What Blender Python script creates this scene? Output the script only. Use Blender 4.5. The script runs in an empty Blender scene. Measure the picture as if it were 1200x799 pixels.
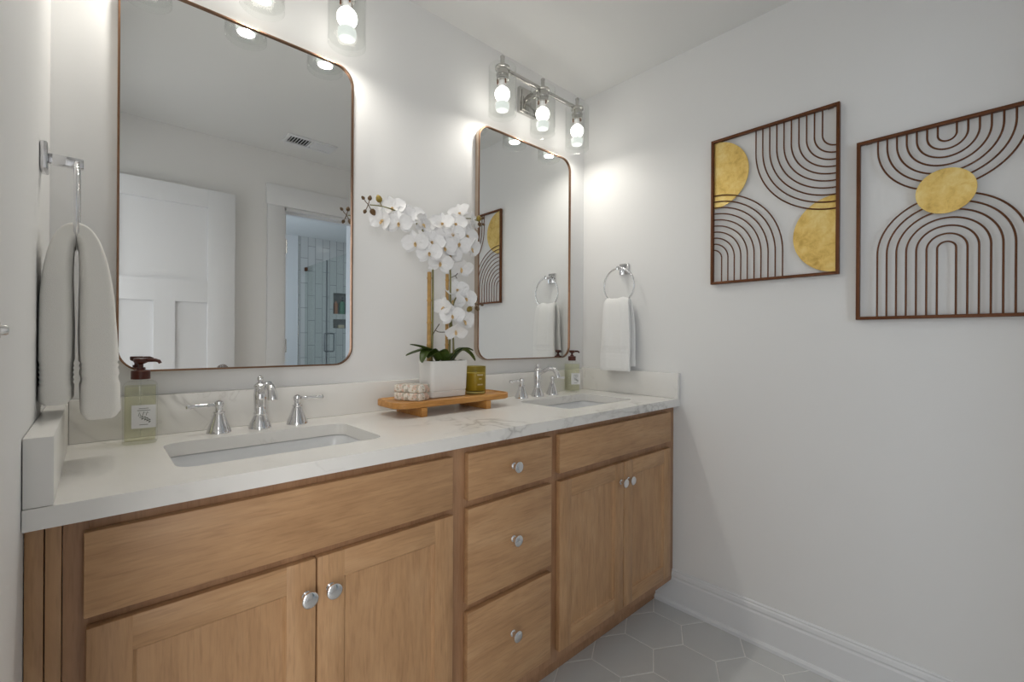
import bpy, bmesh, math, random
from mathutils import Vector, Matrix, Euler
random.seed(7)
PI = math.pi
SC = bpy.context.scene
COL = SC.collection

# ------------------------------------------------------------------ camera
cd = bpy.data.cameras.new('camera')
cd.sensor_fit = 'HORIZONTAL'; cd.sensor_width = 36.0
cd.lens = 36.0 * 533.0 / 1200.0
cd.shift_y = -1.5 / 1200.0
cd.clip_start = 0.01; cd.clip_end = 50
cam = bpy.data.objects.new('camera', cd); COL.objects.link(cam)
CAM_H = 1.15
cam.matrix_world = (Matrix.Translation((0, 0, CAM_H)) @ Matrix.Rotation(math.radians(-42.6), 4, 'Z')
                    @ Matrix.Rotation(PI / 2, 4, 'X') @ Matrix.Rotation(0.006, 4, 'Z'))
SC.camera = cam

# ------------------------------------------------------------------ world, lights, exposure
w = bpy.data.worlds.new('world'); SC.world = w; w.use_nodes = True
w.node_tree.nodes['Background'].inputs[0].default_value = (0.9, 0.95, 1, 1)
w.node_tree.nodes['Background'].inputs[1].default_value = 0.3
SC.view_settings.view_transform = 'Standard'
SC.view_settings.look = 'None'
SC.view_settings.gamma = 1.0
SC.view_settings.use_curve_mapping = False
SC.view_settings.exposure = 0.36
BULB_STRENGTH = 6.0
DOWN_POWER = 0.68     # watts each lamp throws down through its glass base
BULB_COLOR = (1.0, 0.945, 0.87)


def area_light(name, loc, rot, sx, sy, power, color):
    l = bpy.data.lights.new(name, 'AREA'); l.shape = 'RECTANGLE'
    l.size = sx; l.size_y = sy; l.energy = power; l.color = color
    o = bpy.data.objects.new(name, l); COL.objects.link(o)
    o.location = loc; o.rotation_euler = rot
    return o


# unseen fill light added in the entrance doorway in the left wall, behind the camera
area_light('entrance_fill', (-0.19, 0.04, 1.02), (0, -PI / 2, 0), 1.95, 0.70, 2.6, (0.97, 0.985, 1.0))
# unseen frontal fill added in the hall, aimed at the vanity
area_light('hall_light', (-0.50, -0.92, 1.30), (PI / 2, 0, math.radians(-24)), 0.72, 1.9, 20.0, (1.0, 0.985, 0.96))
# daylight from the window of the shower room
area_light('shower_daylight', (0.47, -1.75, 1.5), (0, -PI / 2, 0), 1.1, 0.9, 10.0, (0.74, 0.86, 1.0))

# ------------------------------------------------------------------ materials


def lin(r, g, b):
    def f(c):
        c /= 255.0
        return c / 12.92 if c <= 0.04045 else ((c + 0.055) / 1.055) ** 2.4
    return (f(r), f(g), f(b), 1)


class NT:
    def __init__(self, name):
        self.m = bpy.data.materials.new(name); self.m.use_nodes = True
        self.t = self.m.node_tree; self.n = self.t.nodes; self.l = self.t.links
        self.b = self.n['Principled BSDF']; self.out = self.n['Material Output']

    def add(self, typ, **kw):
        x = self.n.new(typ)
        for k, v in kw.items():
            setattr(x, k, v)
        return x

    def link(self, a, b):
        self.l.new(a, b)

    def coords(self, scale=(1, 1, 1), rot=(0, 0, 0)):
        tc = self.add('ShaderNodeTexCoord'); mp = self.add('ShaderNodeMapping')
        mp.inputs['Scale'].default_value = scale; mp.inputs['Rotation'].default_value = rot
        self.link(tc.outputs['Object'], mp.inputs['Vector'])
        return mp.outputs['Vector']

    def noise(self, vec, scale, detail=4, rough=0.5, dist=0.0):
        x = self.add('ShaderNodeTexNoise')
        x.inputs['Scale'].default_value = scale; x.inputs['Detail'].default_value = detail
        x.inputs['Roughness'].default_value = rough; x.inputs['Distortion'].default_value = dist
        self.link(vec, x.inputs['Vector'])
        return x.outputs['Fac']

    def ramp(self, fac, stops):
        r = self.add('ShaderNodeValToRGB')
        e = r.color_ramp.elements
        while len(e) < len(stops):
            e.new(0.5)
        for i, (p, c) in enumerate(stops):
            e[i].position = p; e[i].color = c
        self.link(fac, r.inputs['Fac'])
        return r.outputs['Color']

    def mix(self, fac, a, b, mode='MIX'):
        x = self.add('ShaderNodeMix', data_type='RGBA', blend_type=mode)
        for s, v in ((x.inputs[0], fac), (x.inputs[6], a), (x.inputs[7], b)):
            if hasattr(v, 'links') or isinstance(v, bpy.types.NodeSocket):
                self.link(v, s)
            else:
                s.default_value = v
        return x.outputs[2]

    def bump(self, height, strength, distance=0.01):
        x = self.add('ShaderNodeBump')
        x.inputs['Strength'].default_value = strength; x.inputs['Distance'].default_value = distance
        self.link(height, x.inputs['Height'])
        self.link(x.outputs['Normal'], self.b.inputs['Normal'])

    def set(self, color=None, rough=None, metal=None, **kw):
        if color is not None:
            if isinstance(color, bpy.types.NodeSocket):
                self.link(color, self.b.inputs['Base Color'])
            else:
                self.b.inputs['Base Color'].default_value = color
        if rough is not None:
            self.b.inputs['Roughness'].default_value = rough
        if metal is not None:
            self.b.inputs['Metallic'].default_value = metal
        for k, v in kw.items():
            self.b.inputs[k.replace('_', ' ')].default_value = v
        return self.m


def plain(name, color, rough=0.5, metal=0.0, noise_amt=0.03, noise_scale=30, **kw):
    n = NT(name)
    f = n.noise(n.coords(), noise_scale, 3)
    c0 = tuple(max(0, c * (1 - noise_amt)) for c in color[:3]) + (1,)
    c1 = tuple(min(1, c * (1 + noise_amt)) for c in color[:3]) + (1,)
    return n.set(n.ramp(f, [(0.3, c0), (0.7, c1)]), rough, metal, **kw)


def paint(name, color, rough=0.6):
    n = NT(name)
    f = n.noise(n.coords(), 220, 2)
    n.bump(f, 0.05, 0.001)
    return n.set(color, rough)


def wood(name, dark, mid, light, axis, scale=1.0):
    """stained maple: faint long streaks, cloudy figure and short dark flecks along the grain"""
    n = NT(name)

    def st(along, across):
        return tuple(scale * (along if a == axis else across) for a in 'xyz')
    f = n.noise(n.coords(st(1.4, 9)), 1.6, 5, 0.6, 1.2)
    base = n.ramp(f, [(0.30, dark), (0.5, mid), (0.72, light)])
    g = n.noise(n.coords(st(14, 170)), 1.0, 2, 0.6)
    fleck = n.ramp(g, [(0.30, (0.85, 0.83, 0.81, 1)), (0.50, (1, 1, 1, 1))])
    h = n.noise(n.coords(st(3.0, 6.0)), 1.3, 4, 0.65)
    cloud = n.ramp(h, [(0.32, (0.88, 0.865, 0.85, 1)), (0.66, (1.0, 1.0, 1.0, 1))])
    wv = n.noise(n.coords(st(5.0, 60)), 1.0, 3, 0.6, 2.0)
    figure = n.ramp(wv, [(0.38, (0.93, 0.92, 0.91, 1)), (0.6, (1.0, 1.0, 1.0, 1))])
    c = n.mix(1.0, n.mix(1.0, n.mix(1.0, base, fleck, 'MULTIPLY'), cloud, 'MULTIPLY'), figure, 'MULTIPLY')
    n.bump(g, 0.05, 0.001)
    return n.set(c, 0.42)


def marble(name):
    n = NT(name)
    v = n.coords((1, 1, 1), (0.3, 0.2, 0.5))

    def veins(scale, width, seed):
        mp = n.add('ShaderNodeMapping'); mp.inputs['Location'].default_value = (seed, seed * 0.7, seed * 1.3)
        n.link(v, mp.inputs['Vector'])
        f = n.noise(mp.outputs['Vector'], scale, 5, 0.55, 0.6)
        m1 = n.add('ShaderNodeMath', operation='SUBTRACT'); m1.inputs[1].default_value = 0.5; n.link(f, m1.inputs[0])
        m2 = n.add('ShaderNodeMath', operation='ABSOLUTE'); n.link(m1.outputs[0], m2.inputs[0])
        return n.ramp(m2.outputs[0], [(0.0, (1, 1, 1, 1)), (width * 0.35, (0.35, 0.35, 0.35, 1)), (width, (0, 0, 0, 1))])
    msk = n.ramp(n.noise(v, 2.3, 2), [(0.46, (0, 0, 0, 1)), (0.64, (1, 1, 1, 1))])
    msk2 = n.ramp(n.noise(v, 3.7, 2), [(0.50, (0, 0, 0, 1)), (0.66, (1, 1, 1, 1))])
    f1 = n.mix(1.0, veins(1.9, 0.022, 3.1), msk, 'MULTIPLY')
    f2 = n.mix(1.0, veins(4.0, 0.014, 8.4), msk2, 'MULTIPLY')
    cl = n.ramp(n.noise(v, 4.0, 4), [(0.3, (0.83, 0.81, 0.775, 1)), (0.7, (0.87, 0.855, 0.825, 1))])
    c = n.mix(f1, cl, (0.54, 0.52, 0.49, 1))
    c = n.mix(f2, c, (0.70, 0.675, 0.64, 1))
    return n.set(c, 0.22)


def thin_glass(name, tint, gloss=0.08, rough=0.0):
    """clear pane or vessel wall: light passes straight through, with a Fresnel sheen"""
    n = NT(name)
    tr = n.add('ShaderNodeBsdfTransparent'); tr.inputs[0].default_value = tint
    gl = n.add('ShaderNodeBsdfGlossy'); gl.inputs['Roughness'].default_value = rough
    lw = n.add('ShaderNodeLayerWeight'); lw.inputs['Blend'].default_value = 0.5
    pw = n.add('ShaderNodeMath', operation='POWER'); pw.inputs[1].default_value = 5.0
    n.link(lw.outputs['Facing'], pw.inputs[0])
    ma = n.add('ShaderNodeMath', operation='MULTIPLY_ADD'); ma.inputs[1].default_value = 0.45; ma.inputs[2].default_value = 0.02
    n.link(pw.outputs[0], ma.inputs[0])
    mx = n.add('ShaderNodeMixShader')
    n.link(ma.outputs[0], mx.inputs[0]); n.link(tr.outputs[0], mx.inputs[1]); n.link(gl.outputs[0], mx.inputs[2])
    n.link(mx.outputs[0], n.out.inputs['Surface'])
    n.n.remove(n.b)
    return n.m


def tile_mat(name):
    n = NT(name)
    v = n.coords((1, 1, 1), (0, 0, 0))
    # vertical tiles: swap so that brick rows run along x
    sx = n.add('ShaderNodeSeparateXYZ'); n.link(v, sx.inputs[0])
    cx = n.add('ShaderNodeCombineXYZ')
    n.link(sx.outputs['Z'], cx.inputs['X']); n.link(sx.outputs['X'], cx.inputs['Y'])
    br = n.add('ShaderNodeTexBrick'); br.offset = 0.5
    br.inputs['Scale'].default_value = 1.0
    br.inputs['Brick Width'].default_value = 0.305; br.inputs['Row Height'].default_value = 0.088
    br.inputs['Mortar Size'].default_value = 0.0028; br.inputs['Mortar Smooth'].default_value = 0.1
    br.inputs['Color1'].default_value = (0.66, 0.66, 0.64, 1); br.inputs['Color2'].default_value = (0.70, 0.70, 0.68, 1)
    br.inputs['Mortar'].default_value = (0.32, 0.32, 0.32, 1)
    n.link(cx.outputs[0], br.inputs['Vector'])
    return n.set(br.outputs['Color'], 0.2)


def gold_mat(name):
    n = NT(name)
    v = n.coords()
    a = n.noise(v, 38, 6, 0.7, 0.4)
    b = n.noise(v, 9, 4, 0.6)
    c = n.ramp(n.mix(0.5, a, b), [(0.36, lin(196, 158, 82)), (0.5, lin(230, 198, 118)), (0.62, lin(240, 216, 146))])
    n.bump(a, 0.15, 0.002)
    return n.set(c, 0.42, 0.72)


def terry(name, color):
    n = NT(name)
    v = n.coords()
    f = n.noise(v, 900, 2, 0.6)
    n.bump(f, 0.35, 0.003)
    return n.set(color, 0.95, Sheen_Weight=0.3)


def soap_paper(name):
    n = NT(name)
    v = n.coords()
    a = n.add('ShaderNodeTexVoronoi'); a.inputs['Scale'].default_value = 95
    n.link(v, a.inputs['Vector'])
    c = n.ramp(a.outputs['Distance'], [(0.12, lin(196, 168, 130)), (0.34, lin(226, 220, 208)), (0.6, lin(236, 232, 224))])
    pink = n.ramp(n.noise(v, 45, 2), [(0.50, (0, 0, 0, 1)), (0.58, (0.7, 0.7, 0.7, 1))])
    grey = n.ramp(n.noise(n.coords((1.3, 1.3, 1.3)), 60, 2), [(0.54, (0, 0, 0, 1)), (0.6, (0.8, 0.8, 0.8, 1))])
    c = n.mix(pink, c, lin(214, 178, 158)); c = n.mix(grey, c, lin(172, 172, 160))
    return n.set(c, 0.6)


M = {}
M['wall'] = paint('wall_paint', (0.84, 0.84, 0.835, 1))
M['ceiling'] = paint('ceiling_paint', (0.83, 0.83, 0.815, 1), 0.8)
M['trim'] = paint('trim_paint', (0.80, 0.81, 0.825, 1), 0.35)
M['door'] = paint('door_paint', (0.80, 0.815, 0.84, 1), 0.4)
M['tile'] = plain('floor_tile', lin(211, 212, 211), 0.45, 0, 0.02, 6)
M['grout'] = plain('grout', lin(246, 245, 242), 0.8)
WD = (lin(182, 141, 101), lin(196, 154, 112), lin(205, 165, 124))
M['wood_v'] = wood('maple_upright', *WD, 'z')
M['wood_h'] = wood('maple_level', *WD, 'x')
M['wood_in'] = wood('maple_frame', lin(164, 123, 90), lin(176, 135, 101), lin(186, 146, 111), 'z')
M['bamboo'] = wood('bamboo', lin(184, 126, 60), lin(206, 148, 78), lin(222, 170, 100), 'x', 1.6)
M['marble'] = marble('veined_quartz')
M['ceramic'] = plain('white_ceramic', (0.80, 0.81, 0.82, 1), 0.12, 0, 0.01)
M['pot'] = plain('matte_white_ceramic', (0.80, 0.79, 0.77, 1), 0.45, 0, 0.01)
M['chrome'] = plain('polished_chrome', (0.76, 0.76, 0.775, 1), 0.06, 1.0, 0.01)
M['lamp_metal'] = plain('lamp_metal', (0.56, 0.55, 0.53, 1), 0.14, 1.0, 0.02)
M['nickel'] = plain('brushed_nickel', (0.74, 0.73, 0.71, 1), 0.2, 1.0, 0.02)
M['steel'] = plain('dark_steel', (0.30, 0.31, 0.32, 1), 0.3, 1.0, 0.02)
M['copper'] = plain('rose_bronze', lin(136, 104, 82), 0.33, 0.95, 0.05)
M['champagne'] = plain('satin_champagne', lin(196, 180, 164), 0.35, 0.9, 0.03)  # paler copy of the frame metal, reflected light put into its colour
M['dark'] = plain('dark_gap', (0.02, 0.02, 0.02, 1), 0.8)
M['bronze'] = plain('oil_rubbed_bronze', lin(104, 62, 34), 0.42, 0.5, 0.08)
M['pump'] = plain('dark_brown_plastic', lin(78, 28, 12), 0.3, 0, 0.05)
M['gold'] = gold_mat('gold_leaf')
M['towel'] = terry('white_terry', (0.92, 0.90, 0.85, 1))
M['towel2'] = terry('white_terry_cool', (0.90, 0.90, 0.89, 1))
M['petal'] = plain('white_petal', (0.90, 0.90, 0.91, 1), 0.55, 0, 0.02, 60)
M['lip'] = plain('orchid_lip', lin(238, 208, 158), 0.5, 0, 0.2, 160)
M['bud'] = plain('orchid_bud', lin(140, 118, 40), 0.5, 0, 0.25, 60)
M['bud_dark'] = plain('orchid_bud_brown', lin(96, 70, 38), 0.5, 0, 0.25, 60)
M['stick'] = plain('bamboo_stake', lin(186, 146, 84), 0.5, 0, 0.2, 50)
M['stem'] = plain('orchid_stem', lin(128, 124, 76), 0.5, 0, 0.2, 40)
M['twig'] = plain('orchid_twig', lin(70, 56, 36), 0.6, 0, 0.15, 40)
M['leaf'] = plain('orchid_leaf', lin(66, 84, 34), 0.35, 0, 0.35, 26)
M['moss'] = plain('brown_moss', lin(72, 60, 36), 0.9, 0, 0.5, 120)
M['soap'] = soap_paper('patterned_paper')
M['wax'] = plain('candle_wax', lin(226, 216, 170), 0.5, 0, 0.02)
M['olive_glass'] = thin_glass('olive_glass', lin(232, 225, 180))
M['clear'] = thin_glass('clear_glass', (0.985, 0.99, 0.985, 1))
M['shower_glass'] = thin_glass('shower_pane', (0.93, 0.955, 0.945, 1))
M['bottle_glass'] = thin_glass('bottle_glass', (0.99, 0.995, 0.98, 1))
M['liquid'] = thin_glass('yellow_liquid', lin(255, 255, 242))
M['label'] = plain('white_label', (0.82, 0.82, 0.81, 1), 0.5, 0, 0.01)
M['ink'] = plain('grey_ink', lin(110, 114, 104), 0.6)
M['print'] = plain('cream_print', lin(222, 214, 180), 0.6)
M['wick'] = plain('wick', (0.05, 0.04, 0.03, 1), 0.9)
M['shower_tile'] = tile_mat('shower_wall_tile')
M['niche'] = plain('niche_tile', lin(140, 140, 134), 0.4, 0, 0.06)
M['orange'] = plain('orange_plastic', lin(186, 122, 82), 0.4)
M['green'] = plain('green_plastic', lin(80, 138, 108), 0.35)
M['cream'] = plain('cream_soap', lin(222, 206, 176), 0.5)
M['black'] = plain('black_plastic', (0.03, 0.03, 0.03, 1), 0.4)
n = NT('mirror_silver')
gl = n.add('ShaderNodeBsdfGlossy'); gl.inputs['Roughness'].default_value = 0.0
gl.inputs['Color'].default_value = (0.86, 0.87, 0.865, 1)
n.link(gl.outputs[0], n.out.inputs['Surface']); M['mirror'] = n.m
n = NT('thick_glass')
gg = n.add('ShaderNodeBsdfGlass'); gg.inputs['IOR'].default_value = 1.45; gg.inputs['Roughness'].default_value = 0.0
n.link(gg.outputs[0], n.out.inputs['Surface']); M['thick_glass'] = n.m
n = NT('lit_bulb')
n.b.inputs['Base Color'].default_value = (0.9, 0.9, 0.9, 1)
n.b.inputs['Emission Color'].default_value = BULB_COLOR + (1,)
n.b.inputs['Emission Strength'].default_value = BULB_STRENGTH
M['bulb'] = n.m
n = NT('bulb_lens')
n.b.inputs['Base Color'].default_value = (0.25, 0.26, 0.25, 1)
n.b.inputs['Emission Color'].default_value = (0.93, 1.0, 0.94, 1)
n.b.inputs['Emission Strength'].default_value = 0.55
M['lens'] = n.m  # not a real lens: emission imitates the bulb glow in the glass base
n = NT('recessed_lamp')
n.b.inputs['Emission Color'].default_value = (1, 0.97, 0.92, 1); n.b.inputs['Emission Strength'].default_value = 6
M['lamp'] = n.m

# ------------------------------------------------------------------ mesh builders


class MB:
    """collects shapes, then links them as ONE mesh object"""

    def __init__(self):
        self.bm = bmesh.new(); self.mi = 0

    def _merge(self, bm, mat=None):
        if mat is not None:
            bm.transform(mat)
        for f in bm.faces:
            f.material_index = self.mi
        me = bpy.data.meshes.new('tmp'); bm.to_mesh(me); bm.free()
        self.bm.from_mesh(me); bpy.data.meshes.remove(me)
        return self

    def box(self, x0, y0, z0, x1, y1, z1, bev=0.0, seg=2, mat=None):
        bm = bmesh.new()
        bmesh.ops.create_cube(bm, size=1.0)
        bm.transform(Matrix.Translation(((x0 + x1) / 2, (y0 + y1) / 2, (z0 + z1) / 2)) @
                     Matrix.Diagonal((abs(x1 - x0), abs(y1 - y0), abs(z1 - z0), 1)))
        if bev > 0:
            bmesh.ops.bevel(bm, geom=list(bm.edges), offset=bev, segments=seg, affect='EDGES', profile=0.5)
        return self._merge(bm, mat)

    def lathe(self, prof, c=(0, 0, 0), n=32, mat=None, cap=True):
        """prof: list of (r, z) from bottom to top around the z axis"""
        bm = bmesh.new(); rings = []
        for r, z in prof:
            if r < 1e-6:
                rings.append([bm.verts.new((0, 0, z))])
            else:
                rings.append([bm.verts.new((r * math.cos(2 * PI * k / n), r * math.sin(2 * PI * k / n), z)) for k in range(n)])
        for a, b in zip(rings[:-1], rings[1:]):
            for k in range(n):
                k2 = (k + 1) % n
                if len(a) == 1 and len(b) == 1:
                    continue
                if len(a) == 1:
                    bm.faces.new((a[0], b[k2], b[k]))
                elif len(b) == 1:
                    bm.faces.new((a[k], a[k2], b[0]))
                else:
                    bm.faces.new((a[k], a[k2], b[k2], b[k]))
        if cap:
            if len(rings[0]) > 1:
                bm.faces.new(list(reversed(rings[0])))
            if len(rings[-1]) > 1:
                bm.faces.new(rings[-1])
        bmesh.ops.recalc_face_normals(bm, faces=list(bm.faces))
        bm.transform(Matrix.Translation(c) if mat is None else mat)
        return self._merge(bm)

    def loft(self, loops, close_ends=(True, True), mat=None, ring=False):
        bm = bmesh.new()
        R = [[bm.verts.new(p) for p in lp] for lp in loops]
        pairs = list(zip(R[:-1], R[1:]))
        if ring:
            pairs.append((R[-1], R[0]))
        for a, b in pairs:
            m = len(a)
            for k in range(m):
                bm.faces.new((a[k], a[(k + 1) % m], b[(k + 1) % m], b[k]))
        if not ring:
            if close_ends[0]:
                bm.faces.new(list(reversed(R[0])))
            if close_ends[1]:
                bm.faces.new(R[-1])
        bmesh.ops.recalc_face_normals(bm, faces=list(bm.faces))
        return self._merge(bm, mat)

    def tube(self, pts, rad, n=10, closed=False, mat=None):
        """round bar along pts; rad a number or one per point"""
        P = [Vector(p) for p in pts]; m = len(P)
        if not hasattr(rad, '__len__'):
            rad = [rad] * m
        T = []
        for i in range(m):
            if closed:
                t = P[(i + 1) % m] - P[i - 1]
            else:
                t = P[min(i + 1, m - 1)] - P[max(i - 1, 0)]
            T.append(t.normalized())
        up = Vector((0, 0, 1)) if abs(T[0].z) < 0.9 else Vector((1, 0, 0))
        nrm = (up - T[0] * up.dot(T[0])).normalized()
        loops = []
        for i in range(m):
            nrm = (nrm - T[i] * nrm.dot(T[i])).normalized()
            bn = T[i].cross(nrm)
            loops.append([P[i] + (nrm * math.cos(2 * PI * k / n) + bn * math.sin(2 * PI * k / n)) * rad[i] for k in range(n)])
        return self.loft(loops, (True, True), mat, ring=closed)

    def prism(self, pts, axis, a, b):
        """polygon pts (2-D) extruded along axis from a to b"""
        def P(u, v, t):
            return {'x': (t, u, v), 'y': (u, t, v), 'z': (u, v, t)}[axis]
        return self.loft([[P(u, v, a) for u, v in pts], [P(u, v, b) for u, v in pts]])

    def sphere(self, c, r, sc=(1, 1, 1), nu=16, nv=10, mat=None):
        prof = [(max(0, r * math.sin(PI * i / nv)), -r * math.cos(PI * i / nv)) for i in range(nv + 1)]
        prof[0] = (0, -r); prof[-1] = (0, r)
        mm = Matrix.Translation(c) @ (mat or Matrix()) @ Matrix.Diagonal((sc[0], sc[1], sc[2], 1))
        return self.lathe(prof, n=nu, mat=mm)

    def build(self, name, mats, parent=None, smooth=30, world=True):
        me = bpy.data.meshes.new(name)
        if parent is not None and world:
            off = Vector((0, 0, 0)); q = parent
            while q is not None:
                off += q.location; q = q.parent
            bmesh.ops.translate(self.bm, verts=list(self.bm.verts), vec=-off)
        self.bm.to_mesh(me); self.bm.free()
        if smooth:
            me.shade_smooth()
            me.set_sharp_from_angle(angle=math.radians(smooth))
        for m in (mats if isinstance(mats, (list, tuple)) else [mats]):
            me.materials.append(M[m] if isinstance(m, str) else m)
        o = bpy.data.objects.new(name, me); COL.objects.link(o)
        if parent is not None:
            o.parent = parent
        return o


def tag(o, label, cat, group=None, kind=None):
    o['label'] = label
    if cat:
        o['category'] = cat
    if group:
        o['group'] = group
    if kind:
        o['kind'] = kind
    return o


def thing(name, label, cat, loc=(0, 0, 0), rotz=0.0, group=None):
    o = bpy.data.objects.new(name, None); COL.objects.link(o)
    o.location = loc; o.rotation_euler = (0, 0, rotz); o.empty_display_size = 0.05
    return tag(o, label, cat, group)


def struct(o, label=None, cat=None):
    o['kind'] = 'structure'
    if label:
        o['label'] = label
    o['category'] = cat or o.name.split('_')[0].split('.')[0]
    return o


def copy_tree(o, parent=None, loc=None):
    c = o.copy(); COL.objects.link(c)
    if parent is not None:
        c.parent = parent
    for ch in list(o.children):
        copy_tree(ch, c)
    if loc is not None:
        c.location = loc
    return c


def rrect(x0, y0, x1, y1, r, n=6):
    out = []
    for cx, cy, a0 in ((x1 - r, y1 - r, 0), (x0 + r, y1 - r, 90), (x0 + r, y0 + r, 180), (x1 - r, y0 + r, 270)):
        for k in range(n + 1):
            a = math.radians(a0 + 90.0 * k / n)
            out.append((cx + r * math.cos(a), cy + r * math.sin(a)))
    return out


def arc(cx, cy, r, a0, a1, n):
    return [(cx + r * math.cos(math.radians(a0 + (a1 - a0) * k / n)), cy + r * math.sin(math.radians(a0 + (a1 - a0) * k / n))) for k in range(n + 1)]


# ------------------------------------------------------------------ the room
XL, XR, YB, YF, ZC = -0.076, 1.87, 1.49, -0.37, 2.394
T = 0.10
struct(MB().box(XL - T, YB, 0, XR + T, YB + T, ZC).build('wall_back', 'wall'), 'pale grey wall behind the vanity carrying both mirrors')
struct(MB().box(XR, YF - 0.12, 0, XR + T, YB, ZC).build('wall_right', 'wall'), 'pale grey wall on the right with the two wire artworks')
DY0, DY1, DZ = -0.32, 0.40, 2.04
mb = MB().box(XL - T, DY1, 0, XL, YB, ZC).box(XL - T, DY0, DZ, XL, DY1, ZC).box(XL - T, YF - 0.12, 0, XL, DY0, ZC)
struct(mb.build('wall_left', 'wall'), 'white wall close to the camera at the left edge')
OX0, OX1, OZ = 0.943, 1.55, 2.029
mb = MB().box(XL - T, YF - 0.12, 0, OX0, YF, ZC).box(OX1, YF - 0.12, 0, XR, YF, ZC).box(OX0, YF - 0.12, OZ, OX1, YF, ZC)
struct(mb.build('wall_front', 'wall'), 'wall opposite the vanity seen in the left mirror')
struct(MB().box(XL - T, YF - 0.12, ZC, XR + T, YB + T, ZC + 0.08).build('ceiling', 'ceiling'), 'flat pale ceiling')

# hexagon tile floor: grout bed and bevelled tiles
mb = MB().box(XL - T, YF - 0.12, -0.06, XR + T, YB + T, -0.0015)
mb.mi = 1
FF, G = 0.213, 0.0038
SX, SY = FF, FF * math.sqrt(3) / 2
for j in range(-10, 6):
    for i in range(-9, 3):
        cx = 1.648 + i * SX + (0.5 * SX if j % 2 else 0)
        cy = 0.948 + j * SY
        if cx < XL - 0.2 or cx > XR + 0.12 or cy < YF - 0.2 or cy > YB + 0.12:
            continue

        def hexa(sc, z):
            R = (FF / 2 - G / 2) / math.cos(PI / 6) * sc
            pts = []
            for k in range(6):
                px, py = cx + R * math.cos(PI / 6 + k * PI / 3), cy + R * math.sin(PI / 6 + k * PI / 3)
                pts.append((min(max(px, XL - T), XR + T), min(max(py, YF - 0.12), YB + T), z))
            return pts
        mb.loft([hexa(1.0, -0.004), hexa(1.0, -0.0008), hexa(0.985, 0.0)])
struct(mb.build('floor', ['grout', 'tile'], smooth=0), 'grey hexagon tile floor with pale grout lines')

# baseboards: tall board with a moulded cap and a shoe


def base_prof(h=0.155, t=0.014):
    return [(0, 0), (0.024, 0), (0.024, 0.012), (0.019, 0.019), (t, 0.021), (t, h - 0.040), (t - 0.003, h - 0.034),
            (t - 0.003, h - 0.030), (t - 0.001, h - 0.026), (t - 0.003, h - 0.014), (t - 0.007, h - 0.009), (t - 0.006, h - 0.004), (t - 0.010, h), (0, h)]


mb = MB().prism([(XR - u, v) for u, v in base_prof()], 'y', YF, 1.065)
mb2 = MB()
struct(mb.build('baseboard_right', 'trim', smooth=20), 'white moulded baseboard along the right wall')
mb = MB().prism([(YF + u, v) for u, v in base_prof()], 'x', 1.66, XR - 0.03)
mb.prism([(YF + u, v) for u, v in base_prof()], 'x', XL, 0.83)
struct(mb.build('baseboard_front', 'trim', smooth=20), 'white baseboard on the wall opposite the vanity')

# doorway casing of the shower room in the opposite wall
mb = MB().box(OX0 - 0.105, YF, 0, OX0, YF + 0.018, 2.036, 0.002).box(OX1, YF, 0, OX1 + 0.105, YF + 0.018, 2.036, 0.002)
mb.box(OX0 - 0.112, YF, 2.036, OX1 + 0.112, YF + 0.024, 2.172, 0.002)
mb.box(OX0 - 0.004, YF - 0.12, 0, OX0 + 0.012, YF + 0.004, OZ).box(OX1 - 0.012, YF - 0.12, 0, OX1 + 0.004, YF + 0.004, OZ)
mb.box(OX0, YF - 0.12, OZ - 0.014, OX1, YF + 0.004, OZ + 0.004)
mb.box(OX0 + 0.012, YF - 0.07, 0, OX0 + 0.022, YF - 0.035, OZ - 0.014).box(OX0, YF - 0.07, OZ - 0.026, OX1, YF - 0.035, OZ - 0.014)
tr = struct(mb.build('trim_1', 'trim'), 'white flat casing around the shower room doorway', 'trim')
for z in (0.22, 1.10, 1.775):
    MB().lathe([(0.006, -0.045), (0.006, 0.045)], (OX0 + 0.017, YF - 0.006, z), 10).box(OX0 + 0.011, YF - 0.03, z - 0.045, OX0 + 0.0135, YF - 0.006, z + 0.045).build('hinge', 'nickel', tr)

# entrance door leaf, swung open against the opposite wall
DX0, DX1, DYF, DYB, DH = -0.054, 0.643, -0.300, -0.335, 2.037
ST = 0.142
dmb = MB().box(DX0, DYB, 0.012, DX0 + ST, DYF, DH, 0.001).box(DX1 - ST, DYB, 0.012, DX1, DYF, DH, 0.001)
for z0, z1 in ((0.012, 0.25), (1.361, 1.485), (1.930, DH)):
    dmb.box(DX0 + ST, DYB, z0, DX1 - ST, DYF, z1)
dmb.box(0.245, DYB, 0.25, 0.344, DYF, 1.361)
dmb.box(DX0 + ST, DYB + 0.010, 0.25, DX1 - ST, DYF - 0.016, 1.935)
door = struct(dmb.build('door_1', 'door'), 'white three panel door swung open against the opposite wall', 'door')
kn = Matrix.Translation((0.580, DYF, 0.958)) @ Matrix.Rotation(PI / 2, 4, 'X')
MB().lathe([(0.032, 0), (0.032, 0.004), (0.024, 0.009), (0.011, 0.012), (0.010, 0.032), (0.018, 0.036), (0.027, 0.044), (0.028, 0.054), (0.020, 0.064), (0, 0.067)], mat=kn).build('door_knob', 'bronze', door)

# small peg on the near edge of the left wall
pm = Matrix.Translation((XL, 0.735, 1.157)) @ Matrix.Rotation(PI / 2, 4, 'Y')
tag(MB().lathe([(0.009, 0), (0.009, 0.0015), (0.0055, 0.002), (0.0055, 0.006), (0.0045, 0.0078), (0, 0.0085)], mat=pm).build('wall_peg', 'nickel'),
    'tiny grey rounded peg on the white wall at the left edge of the photo', 'peg')

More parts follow.
